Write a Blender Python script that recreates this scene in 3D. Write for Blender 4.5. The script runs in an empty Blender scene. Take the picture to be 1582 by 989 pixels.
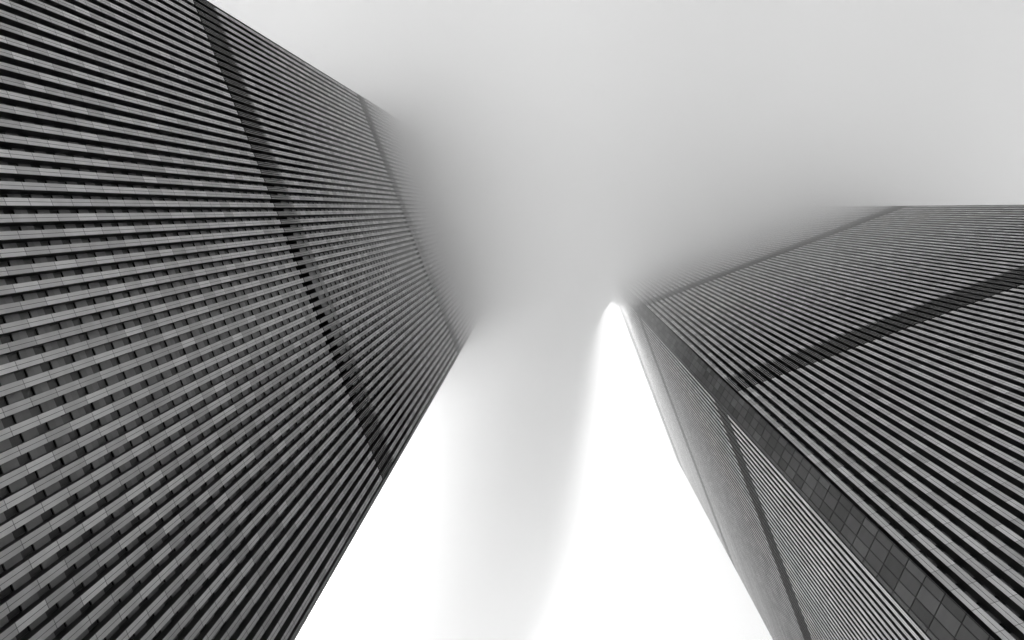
import bpy, bmesh, math, random
from mathutils import Matrix, Vector
random.seed(7)
R = math.radians
sc = bpy.context.scene
COL = sc.collection

# ------------------------------------------------------------------ camera
EYE = 1.7
cd = bpy.data.cameras.new("camera")
cd.sensor_width = 36.0
cd.lens = 2090.07 / 1582 * 36.0
cd.clip_start = 0.1
cd.clip_end = 20000
cam = bpy.data.objects.new("camera", cd)
COL.objects.link(cam)
RW = ((0.9331, 0.3589, 0.0228), (-0.3560, 0.9309, -0.0819), (-0.0506, 0.0683, 0.9964))
rr = Vector(RW[0]).normalized()
ff = Vector(RW[2]); ff = (ff - rr * ff.dot(rr)).normalized()
dn = ff.cross(rr)
cam.matrix_world = Matrix(((rr.x, -dn.x, -ff.x, 0), (rr.y, -dn.y, -ff.y, 0), (rr.z, -dn.z, -ff.z, EYE), (0, 0, 0, 1)))
sc.camera = cam

# ------------------------------------------------------------------ light
SUN_AZ, SUN_EL = 172.0, 74.5           # azimuth from +X towards +Y, elevation
w = bpy.data.worlds.new("World"); sc.world = w; w.use_nodes = True
nt = w.node_tree
bg = nt.nodes["Background"]
sky = nt.nodes.new("ShaderNodeTexSky"); sky.sky_type = 'NISHITA'; sky.sun_disc = False
sky.sun_elevation = R(SUN_EL); sky.sun_rotation = R(90 - SUN_AZ)
sky.dust_density = 3.0
hs = nt.nodes.new("ShaderNodeHueSaturation"); hs.inputs['Saturation'].default_value = 0.0
nt.links.new(sky.outputs[0], hs.inputs['Color'])
nt.links.new(hs.outputs[0], bg.inputs[0])
bg.inputs[1].default_value = 0.15
sd = bpy.data.lights.new("sun", 'SUN'); sd.energy = 0.8; sd.angle = R(12); sd.color = (1, 1, 1)
sun = bpy.data.objects.new("sun", sd); COL.objects.link(sun)
sv = Vector((math.cos(R(SUN_EL)) * math.cos(R(SUN_AZ)), math.cos(R(SUN_EL)) * math.sin(R(SUN_AZ)), math.sin(R(SUN_EL))))
sun.rotation_euler = sv.to_track_quat('Z', 'Y').to_euler()
sun.location = sv * 900
sc.view_settings.view_transform = 'Standard'
sc.view_settings.look = 'None'
sc.view_settings.gamma = 1
sc.view_settings.exposure = 0.17
sc.cycles.volume_bounces = 14
sc.cycles.max_bounces = 20
sc.cycles.use_denoising = True
sc.cycles.denoiser = "OPENIMAGEDENOISE"
sc.cycles.sample_clamp_indirect = 0

# ------------------------------------------------------------------ helpers
def newmat(name):
    m = bpy.data.materials.new(name); m.use_nodes = True
    return m, m.node_tree, m.node_tree.nodes["Principled BSDF"]

def math_node(t, op, a, b=None):
    n = t.nodes.new("ShaderNodeMath"); n.operation = op
    for i, v in enumerate((a, b)):
        if v is None: continue
        if isinstance(v, (int, float)): n.inputs[i].default_value = v
        else: t.links.new(v, n.inputs[i])
    return n.outputs[0]

FLOOR = 3.66
Z1 = 153.02 + EYE          # lower end of the slotted column covers
ZB2 = 296.1 + EYE
Z2 = ZB2 - 6.2
ROOF = 421.6 + EYE
Z3 = ROOF - 24.0
SLOT = 12.3
ZPH = Z1 - FLOOR * math.floor(Z1 / FLOOR)   # phase of the floor lines

def plain(name, col, rough=0.5, metal=0.0, spec=0.5):
    m, t, p = newmat(name)
    tc = t.nodes.new("ShaderNodeTexCoord")
    nz = t.nodes.new("ShaderNodeTexNoise"); nz.inputs['Scale'].default_value = 0.8; nz.inputs['Detail'].default_value = 6
    t.links.new(tc.outputs['Object'], nz.inputs['Vector'])
    mr = t.nodes.new("ShaderNodeMapRange")
    mr.inputs['To Min'].default_value = col * 0.82; mr.inputs['To Max'].default_value = col * 1.18
    t.links.new(nz.outputs[0], mr.inputs['Value'])
    t.links.new(mr.outputs[0], p.inputs['Base Color'])
    p.inputs['Roughness'].default_value = rough
    p.inputs['Metallic'].default_value = metal
    p.inputs['Specular IOR Level'].default_value = spec
    return m

def cladding(name, col, rough, metal, per_object=True, vary=0.46, seam=0.09):
    """anodised aluminium cover plates one storey tall: each plate a slightly different tone, a dark joint between"""
    m, t, p = newmat(name)
    geo = t.nodes.new("ShaderNodeNewGeometry")
    sp = t.nodes.new("ShaderNodeSeparateXYZ"); t.links.new(geo.outputs['Position'], sp.inputs[0])
    zz = math_node(t, 'DIVIDE', math_node(t, 'SUBTRACT', sp.outputs['Z'], ZPH), FLOOR)
    cell = math_node(t, 'FLOOR', zz); fr = math_node(t, 'FRACT', zz)
    oi = t.nodes.new("ShaderNodeObjectInfo")
    cx = t.nodes.new("ShaderNodeCombineXYZ")
    t.links.new(cell, cx.inputs[0])
    if per_object:
        t.links.new(math_node(t, 'MULTIPLY', oi.outputs['Random'], 977.0), cx.inputs[1])
    wn = t.nodes.new("ShaderNodeTexWhiteNoise"); wn.noise_dimensions = '3D'
    t.links.new(cx.outputs[0], wn.inputs['Vector'])
    nz = t.nodes.new("ShaderNodeTexNoise"); nz.inputs['Scale'].default_value = 0.35; nz.inputs['Detail'].default_value = 8
    t.links.new(geo.outputs['Position'], nz.inputs['Vector'])
    a = math_node(t, 'MULTIPLY', math_node(t, 'SUBTRACT', wn.outputs['Value'], 0.5), vary)
    b = math_node(t, 'MULTIPLY', math_node(t, 'SUBTRACT', nz.outputs[0], 0.5), 0.4)
    tone = math_node(t, 'MULTIPLY', math_node(t, 'ADD', math_node(t, 'ADD', a, b), 1.0), col)
    js = math_node(t, 'GREATER_THAN', fr, seam / FLOOR)
    js = math_node(t, 'ADD', math_node(t, 'MULTIPLY', js, 0.6), 0.4)
    t.links.new(math_node(t, 'MULTIPLY', tone, js), p.inputs['Base Color'])
    rg = math_node(t, 'ADD', math_node(t, 'MULTIPLY', wn.outputs['Value'], 0.08), rough - 0.04)
    t.links.new(rg, p.inputs['Roughness'])
    p.inputs['Metallic'].default_value = metal
    p.inputs['Specular Tint'].default_value = (.75, .75, .75, 1)
    return m

def glass_mat():
    """tinted window glass, some with pale blinds drawn behind"""
    m, t, p = newmat("tinted_glass")
    geo = t.nodes.new("ShaderNodeNewGeometry")
    sp = t.nodes.new("ShaderNodeSeparateXYZ"); t.links.new(geo.outputs['Position'], sp.inputs[0])
    cx = t.nodes.new("ShaderNodeCombineXYZ")
    for i, (k, d) in enumerate((('X', 1.016), ('Y', 1.016), ('Z', FLOOR))):
        o = math_node(t, 'SUBTRACT', sp.outputs[k], ZPH if k == 'Z' else 0.137)
        t.links.new(math_node(t, 'FLOOR', math_node(t, 'DIVIDE', o, d)), cx.inputs[i])
    wn = t.nodes.new("ShaderNodeTexWhiteNoise"); wn.noise_dimensions = '3D'
    t.links.new(cx.outputs[0], wn.inputs['Vector'])
    cr = t.nodes.new("ShaderNodeValToRGB")
    e = cr.color_ramp.elements
    e[0].position = 0.0; e[0].color = (.012,) * 3 + (1,)
    e[1].position = 1.0; e[1].color = (.16,) * 3 + (1,)
    for pos, v in ((.45, .035), (.75, .06), (.9, .10)):
        x = e.new(pos); x.color = (v, v, v, 1)
    t.links.new(wn.outputs['Value'], cr.inputs[0])
    t.links.new(cr.outputs[0], p.inputs['Base Color'])
    p.inputs['Roughness'].default_value = 0.3
    p.inputs['Specular IOR Level'].default_value = 0.12
    return m

M_COVER = cladding("aluminium_cover", 0.65, 0.53, 0.9)
M_FIN = cladding("aluminium_fin", 0.42, 0.42, 0.9)
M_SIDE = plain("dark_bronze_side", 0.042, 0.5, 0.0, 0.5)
M_SPAN = cladding("spandrel_aluminium", 0.22, 0.45, 0.8, per_object=False, seam=-1.0)
M_CORNER = plain("corner_plate", 0.23, 0.75, 0.0, 0.15)
M_CORNER_B = plain("corner_plate_darker", 0.18, 0.75, 0.0, 0.15)
M_CORNER_C = plain("corner_plate_paler", 0.29, 0.75, 0.0, 0.15)
M_JOINT = plain("joint_black", 0.03, 0.6)
M_LOUVRE = plain("louvre_black", 0.012, 0.7, 0, 0.1)
M_FRAME = plain("window_frame_black", 0.02, 0.4)
M_GLASS = glass_mat()
M_ROOF = plain("roof_felt", 0.15, 0.9)
M_PLAZA = plain("plaza_granite", 0.13, 0.8)

class MB:
    """collects boxes and quads into one mesh object"""
    def __init__(s): s.v = []; s.f = []; s.mi = []; s.m = []
    def slot(s, m):
        if m not in s.m: s.m.append(m)
        return s.m.index(m)
    def quad(s, a, b, c, d, m):
        n = len(s.v); s.v += [a, b, c, d]; s.f.append((n, n + 1, n + 2, n + 3)); s.mi.append(s.slot(m))
    def box(s, x0, y0, z0, x1, y1, z1, m, skip=()):
        P = [(x0, y0, z0), (x1, y0, z0), (x1, y1, z0), (x0, y1, z0), (x0, y0, z1), (x1, y0, z1), (x1, y1, z1), (x0, y1, z1)]
        F = {'-z': (3, 2, 1, 0), '+z': (4, 5, 6, 7), '-y': (0, 1, 5, 4), '+x': (1, 2, 6, 5), '+y': (2, 3, 7, 6), '-x': (3, 0, 4, 7)}
        for k, q in F.items():
            if k not in skip: s.quad(*[P[i] for i in q], m)
    def mesh(s, name):
        me = bpy.data.meshes.new(name); me.from_pydata(s.v, [], s.f)
        for m in s.m: me.materials.append(m)
        me.polygons.foreach_set('material_index', s.mi)
        me.update(); return me
    def build(s, name, parent=None, mw=None):
        return link(name, s.mesh(name), parent, mw)

def link(name, me, parent=None, mw=None):
    o = bpy.data.objects.new(name, me); COL.objects.link(o)
    o.parent = parent
    if mw is not None: o.matrix_local = mw
    return o

# ------------------------------------------------------------------ ground
g = MB(); g.quad((-1500, -1500, 0), (1500, -1500, 0), (1500, 1500, 0), (-1500, 1500, 0), M_PLAZA)
o = g.build("plaza"); o['kind'] = 'structure'

# ------------------------------------------------------------------ towers
W = 63.14; CH = 1.757; FL = W - 2 * CH     # side, corner cut, flat length
NC = 59; PITCH = FL / NC
CW, CDEP, COV = 0.49, 0.70, 0.21          # column width, depth from wall to front, cover thickness
GD = 0.09                                   # glass behind the wall plane
WIN = 1.62
BANDS = (Z1, Z2, Z3)

def prism(mb, prof, z0, z1, m, cap=True, ms=None):
    n = len(prof)
    for i in range(n - 1):
        (xa, ya), (xb, yb) = prof[i], prof[i + 1]
        mb.quad((xa, ya, z0), (xb, yb, z0), (xb, yb, z1), (xa, ya, z1), (ms or {}).get(i, m))
    if cap:
        for z, s in ((z0, -1), (z1, 1)):
            x0, x1 = prof[0][0], prof[-1][0]; yf = min(y for _, y in prof); yb = prof[0][1]
            c = [(x0, yf + .02, z), (x1, yf + .02, z), (x1, yb, z), (x0, yb, z)]
            mb.quad(*(c if s > 0 else c[::-1]), m)

def column_mesh():
    """local frame: x along the face, -y outwards, wall plane at y=0"""
    mb = MB(); h = CW / 2; yf = -CDEP; yc = -CDEP + COV
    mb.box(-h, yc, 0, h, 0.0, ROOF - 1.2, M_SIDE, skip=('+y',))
    b, gw, gd = 0.008, 0.012, 0.03
    prof = [(-h, yc), (-h, yf + b), (-h + b, yf), (-gw, yf), (-gw, yf + gd), (gw, yf + gd), (gw, yf), (h - b, yf), (h, yf + b), (h, yc)]
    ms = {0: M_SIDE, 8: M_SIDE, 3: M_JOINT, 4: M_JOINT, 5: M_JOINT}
    segs = []; z = 0.0
    for zb in BANDS:
        segs.append((z, zb)); z = zb + SLOT
    segs.append((z, ROOF - 1.2))
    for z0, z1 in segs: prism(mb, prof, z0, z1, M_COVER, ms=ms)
    fw = 0.045                                   # plant storeys: thin fins standing off a set-back plate
    for zb in BANDS:
        for i in range(3):
            xc = -h + fw / 2 + (CW - fw) * i / 2
            mb.box(xc - fw / 2, yf + .004, zb + .45, xc + fw / 2, yc, zb + SLOT, M_SIDE, skip=('+y', '-y'))
            mb.quad((xc - fw / 2, yf + .004, zb + .45), (xc + fw / 2, yf + .004, zb + .45), (xc + fw / 2, yf + .004, zb + SLOT), (xc - fw / 2, yf + .004, zb + SLOT), M_FIN)
        for i in range(2):
            xa = -h + fw + (CW - fw) * i / 2
            xb = xa + (CW - fw) / 2 - fw
            za, zt = zb + 1.6, zb + SLOT - 1.6
            mb.quad((xa, yc - .015, za), (xb, yc - .015, za), (xb, yc - .015, zt), (xa, yc - .015, zt), M_FIN)
            mb.quad((xa, yc - .015, zt), (xb, yc - .015, zt), (xb, yf + .006, zb + SLOT), (xa, yf + .006, zb + SLOT), M_FIN)
    return mb.mesh("column")

def floors():
    z = ZPH; out = []
    while z + FLOOR < ROOF - 4:
        mech = False
        for zb in BANDS:
            if z > zb - .1 and z < zb + SLOT - 1.5: mech = True
        out.append((z, mech)); z += FLOOR
    return out
FLS = floors()
SILL = 1.05          # window sill above the floor line (which is the column plate joint)
OPEN0, OPEN1 = 2.2, 8.6    # plant room opening above the band's lower end

def win_slots():
    """(bay, z0) of every window of one face"""
    r = []
    for z, mech in FLS:
        if mech or z < 12: continue
        for k in range(NC - 1): r.append((k, z + SILL))
    return r
def bay_x(k): return -FL / 2 + PITCH * (k + 1)

def wall_mesh():
    """wall with a strip of openings each storey, flush spandrels between"""
    mb = MB(); x0, x1 = -FL / 2, FL / 2
    z = 0.0
    holes = [(zf + SILL, zf + SILL + WIN) for zf, mech in FLS if not mech and zf >= 12]
    holes += [(zb + OPEN0, zb + OPEN1) for zb in BANDS]
    holes.sort()
    for a, b in holes:
        mb.quad((x0, 0, z), (x1, 0, z), (x1, 0, a), (x0, 0, a), M_SPAN)
        d = GD if b - a < 3 else 1.2
        mb.quad((x0, 0, a), (x1, 0, a), (x1, d, a), (x0, d, a), M_SPAN)          # sill
        mb.quad((x0, d, b), (x1, d, b), (x1, 0, b), (x0, 0, b), M_SPAN)          # soffit
        z = b
    mb.quad((x0, 0, z), (x1, 0, z), (x1, 0, ROOF), (x0, 0, ROOF), M_SPAN)
    for xe in (x0, x1):                                                          # return jamb at either end, down to the cut corner
        mb.quad((xe, -CDEP + .02, 0), (xe, 1.25, 0), (xe, 1.25, ROOF - 1.21), (xe, -CDEP + .02, ROOF - 1.21), M_SPAN)
    mb.quad((x0, 1.25, 0), (x1, 1.25, 0), (x1, 1.25, ROOF), (x0, 1.25, ROOF), M_JOINT)
    mb.quad((x0, -CDEP - .05, ROOF - 1.2), (x1, -CDEP - .05, ROOF - 1.2), (x1, -CDEP - .05, ROOF), (x0, -CDEP - .05, ROOF), M_COVER)
    mb.quad((x0, 0, ROOF - 1.2), (x1, 0, ROOF - 1.2), (x1, -CDEP - .05, ROOF - 1.2), (x0, -CDEP - .05, ROOF - 1.2), M_COVER)
    mb.quad((x0, -CDEP - .05, ROOF), (x1, -CDEP - .05, ROOF), (x1, 1.25, ROOF), (x0, 1.25, ROOF), M_COVER)
    return mb.mesh("wall")

def frame_into(mb, xc, z0, y=GD):
    hw = (PITCH - CW) / 2; t = 0.05
    mb.box(xc - hw, y - .05, z0, xc + hw, y - .004, z0 + t, M_FRAME, skip=('+y', '-z'))
    mb.box(xc - hw, y - .05, z0 + WIN - t, xc + hw, y - .004, z0 + WIN, M_FRAME, skip=('+y', '+z'))
    mb.box(xc - hw, y - .05, z0 + t, xc - hw + .03, y - .004, z0 + WIN - t, M_FRAME, skip=('+y', '-z', '+z'))
    mb.box(xc + hw - .03, y - .05, z0 + t, xc + hw, y - .004, z0 + WIN - t, M_FRAME, skip=('+y', '-z', '+z'))
def pane_into(mb, xc, z0, y=GD):
    hw = (PITCH - CW) / 2
    mb.quad((xc - hw, y, z0), (xc + hw, y, z0), (xc + hw, y, z0 + WIN), (xc - hw, y, z0 + WIN), M_GLASS)

COLM = column_mesh(); WALLM = wall_mesh()
fm = MB(); frame_into(fm, 0, 0); FRAMEM = fm.mesh("window")
pm = MB(); pane_into(pm, 0, 0); PANEM = pm.mesh("pane")

def louvre_mesh(h):
    mb = MB(); n = int(h / 0.2)
    for i in range(n):
        z = i * 0.2
        mb.quad((-FL / 2, 1.05, z), (FL / 2, 1.05, z), (FL / 2, 1.17, z + .16), (-FL / 2, 1.17, z + .16), M_LOUVRE)
    return mb.mesh("plant_louvre")
LOUVM = louvre_mesh(OPEN1 - OPEN0)

def corner_mesh():
    """cut corner clad in storey-high plates, three to a storey; x along the cut, -y outwards"""
    mb = MB(); L = CH * math.sqrt(2); h = L / 2
    mb.quad((-h, 0.03, 0), (h, 0.03, 0), (h, 0.03, ROOF), (-h, 0.03, ROOF), M_JOINT)
    xs = [-h, -h + .30, -h + .30 + (L - .36) * .34, -h + .30 + (L - .36) * .74, h - .06, h]
    z = ZPH - FLOOR; g = 0.08
    while z < ROOF - .2:
        za, zb = max(z, 0) + g, min(z + FLOOR, ROOF) - g
        for i in range(5):
            xa, xb = xs[i] + g * .4, xs[i + 1] - g * .4
            dep = -.04 if i in (0, 4) else -random.uniform(.0, .012)
            mat = M_CORNER_C if i in (0, 4) else random.choice((M_CORNER, M_CORNER, M_CORNER_B, M_CORNER_B, M_CORNER_C))
            mb.box(xa, dep, za, xb, 0.03, zb, mat, skip=('+y',))
        z += FLOOR
    return mb.mesh("corner_cladding")
CORM = corner_mesh()

def proj(P):
    d = Vector(P) - Vector((0, 0, EYE)); z = d.dot(ff)
    return (791 + 2090.07 * d.dot(rr) / z, 494.5 + 2090.07 * d.dot(dn) / z) if z > 0 else (-1, -1)

def tower(name, x0, y0, label, seen):
    root = bpy.data.objects.new(name, None); COL.objects.link(root)
    root.location = (x0 + W / 2, y0 + W / 2, 0)
    root['label'] = label; root['category'] = 'skyscraper'; root['group'] = 'twin ribbed towers in the fog'
    faces = {'-y': 0, '+x': 90, '+y': 180, '-x': -90}
    wins = []; cols = []
    for f, ang in faces.items():
        mw = Matrix.Rotation(R(ang), 4, 'Z') @ Matrix.Translation((0, -W / 2 + CDEP, 0))
        # corner at the +x end of this face
        cw = Matrix.Rotation(R(ang), 4, 'Z') @ Matrix.Translation((W / 2 - CH / 2, -W / 2 + CH / 2, 0)) @ Matrix.Rotation(R(45), 4, 'Z')
        link("corner_cladding", CORM, root, cw)
        link("wall", WALLM, root, mw)
        if f not in seen: continue
        for zb in BANDS:
            link("plant_louvre", LOUVM, root, mw @ Matrix.Translation((0, 0, zb + OPEN0)))
        full = Matrix.Translation(root.location) @ mw
        inv = full.inverted(); cl = inv @ Vector((0, 0, EYE))
        for k in range(NC):
            x = -FL / 2 + PITCH * (k + .5)
            d = math.hypot(x - cl.x, cl.y)
            cols.append((-CW * abs(cl.y) / d / d, mw @ Matrix.Translation((x, 0, 0)), x, mw))
        for k, z in win_slots():
            x = bay_x(k)
            vis = (PITCH - CW) - (CDEP + GD) * abs(x - cl.x) / abs(cl.y)
            u, v = proj(full @ Vector((x, 0, z + 1)))
            ok = 0 < u < 1582 and 0 < v < 989 and vis > 0.05
            D = math.sqrt((x - cl.x) ** 2 + cl.y ** 2 + (z - EYE) ** 2)
            wins.append(((-vis / D ** 3) if ok else D, x, z, mw))
    cols.sort(key=lambda c: c[0])
    for _, m, x, mw in cols[:100]: link("column", COLM, root, m)
    if cols[100:]:
        bm = bmesh.new()
        for _, m, x, mw in cols[100:]:
            t = COLM.copy(); t.transform(m); bm.from_mesh(t); bpy.data.meshes.remove(t)
        me = bpy.data.meshes.new("column"); bm.to_mesh(me); bm.free()
        for m in COLM.materials: me.materials.append(m)
        link("column", me, root)['kind'] = 'stuff'
    wins.sort(key=lambda c: c[0])
    for _, x, z, mw in wins[:100]:
        wo = link("window", FRAMEM, root, mw @ Matrix.Translation((x, 0, z)))
        link("pane", PANEM, wo)
    mb = MB()
    for s in seen:
        pass
    by = {}
    for _, x, z, mw in wins[100:]: by.setdefault(tuple(map(tuple, mw)), []).append((x, z))
    bm = bmesh.new(); mats = None
    for mw, lst in by.items():
        b = MB(); b.slot(M_FRAME); b.slot(M_GLASS)
        for x, z in lst: frame_into(b, x, z); pane_into(b, x, z)
        t = b.mesh("window"); t.transform(Matrix(mw)); bm.from_mesh(t); mats = [M_FRAME, M_GLASS]
        bpy.data.meshes.remove(t)
    me = bpy.data.meshes.new("window"); bm.to_mesh(me); bm.free()
    for m in mats: me.materials.append(m)
    link("window", me, root)['kind'] = 'stuff'
    rm = MB(); e = W / 2 - CH
    rm.box(-W / 2 + .5, -e, ROOF - 1.0, W / 2 - .5, e, ROOF - .8, M_ROOF)
    rm.box(-e, -W / 2 + .5, ROOF - 1.003, e, W / 2 - .5, ROOF - .803, M_ROOF)
    rm.build("roof", root)
    return root

AL, Y0L, XR, YR = 28.266, -38.844, 11.231, 27.251
tower("office_tower", -AL - W, Y0L, "grey tower filling the left side, its one wide ribbed face fading into fog", ('+x',))
tower("office_tower", XR, YR, "grey tower rising at lower right, its cut corner of dark plates turned to the viewer", ('-x', '-y'))

# ------------------------------------------------------------------ low fog
def volume_mat(name, density, col, aniso):
    m = bpy.data.materials.new(name); m.use_nodes = True; t = m.node_tree
    t.nodes.remove(t.nodes["Principled BSDF"])
    pv = t.nodes.new("ShaderNodeVolumePrincipled")
    pv.inputs['Density'].default_value = density
    pv.inputs['Color'].default_value = (col, col, col, 1)
    pv.inputs['Anisotropy'].default_value = aniso
    t.links.new(pv.outputs[0], t.nodes["Material Output"].inputs['Volume'])
    return m

def smooth(a, b, x):
    t = min(1.0, max(0.0, (x - a) / (b - a))); return t * t * (3 - 2 * t)

def fog_thickness(x, y):
    """metres of cloud standing over the point: full on the windward side (-y), clear in the lee of
    either tower (+y), with one tongue drifting through the gap between them"""
    n = 9 * math.sin(x * .031 + 1.3) * math.sin(y * .027 + .4) + 5 * math.sin(x * .083 + y * .05) + 3 * math.sin(y * .13 - x * .07 + 2)
    full = 132 - 34 * smooth(12, 150, math.hypot(x + 5, y - 10)) + n
    y0 = 17 + 15 * smooth(7, 17, x)
    lee = smooth(y0, y0 + 15, y) * (1 - smooth(62, 98, x))
    d = max(0.0, y - 21)
    xl, xr = -42 - .70 * d, 10 - .36 * d
    sl, sr = 6 + .36 * d, 5 + .85 * d
    tongue = smooth(xl - sl, xl + sl, x) ** 1.4 * (1 - smooth(xr - sr, xr + sr, x)) ** 3.0
    tongue = tongue * (1 + .65 * smooth(0, 60, d) - .45 * smooth(60, 130, d)) * (1 - .8 * smooth(120, 320, d))
    return full * ((1 - lee) + lee * tongue) + 1.5 * lee

def axis():
    a = [i * 2.5 for i in range(-46, 63)]
    d = 8.0
    while a[-1] < 620: a.append(a[-1] + d); d *= 1.5
    d = 8.0
    while a[0] > -620: a.insert(0, a[0] - d); d *= 1.5
    return a

def bank_mesh():
    A = axis(); n = len(A); v = []; f = []
    T = [[fog_thickness(x, y) for x in A] for y in A]
    for s in (-1, 1):
        for j, y in enumerate(A):
            for i, x in enumerate(A):
                t = T[j][i]
                v.append((x, y, 380 - 84 * min(1, t / 95) if s < 0 else 380 - 84 * min(1, t / 95) + t))
    N = n * n
    for j in range(n - 1):
        for i in range(n - 1):
            a = j * n + i
            f.append((a, a + n, a + n + 1, a + 1)); f.append((N + a, N + a + 1, N + a + n + 1, N + a + n))
    rim = [(0, i) for i in range(n)] + [(j, n - 1) for j in range(1, n)] + [(n - 1, i) for i in range(n - 2, -1, -1)] + [(j, 0) for j in range(n - 2, 0, -1)]
    rim = [j * n + i for j, i in rim]
    for a, b in zip(rim, rim[1:] + rim[:1]): f.append((a, b, N + b, N + a))
    me = bpy.data.meshes.new("fog_bank"); me.from_pydata(v, [], f); me.update()
    return me
FOG, VEIL = 0.038, 0.0044
me = bank_mesh(); me.materials.append(volume_mat("fog_bank_air", FOG, 0.995, 0.78))
o = link("fog_bank", me); o['kind'] = 'stuff'
hb = MB(); hb.box(-640, -640, 185, 640, 640, 300, volume_mat("fog_veil_air", VEIL, 0.99, 0.6))
o = hb.build("fog_veil"); o['kind'] = 'stuff'
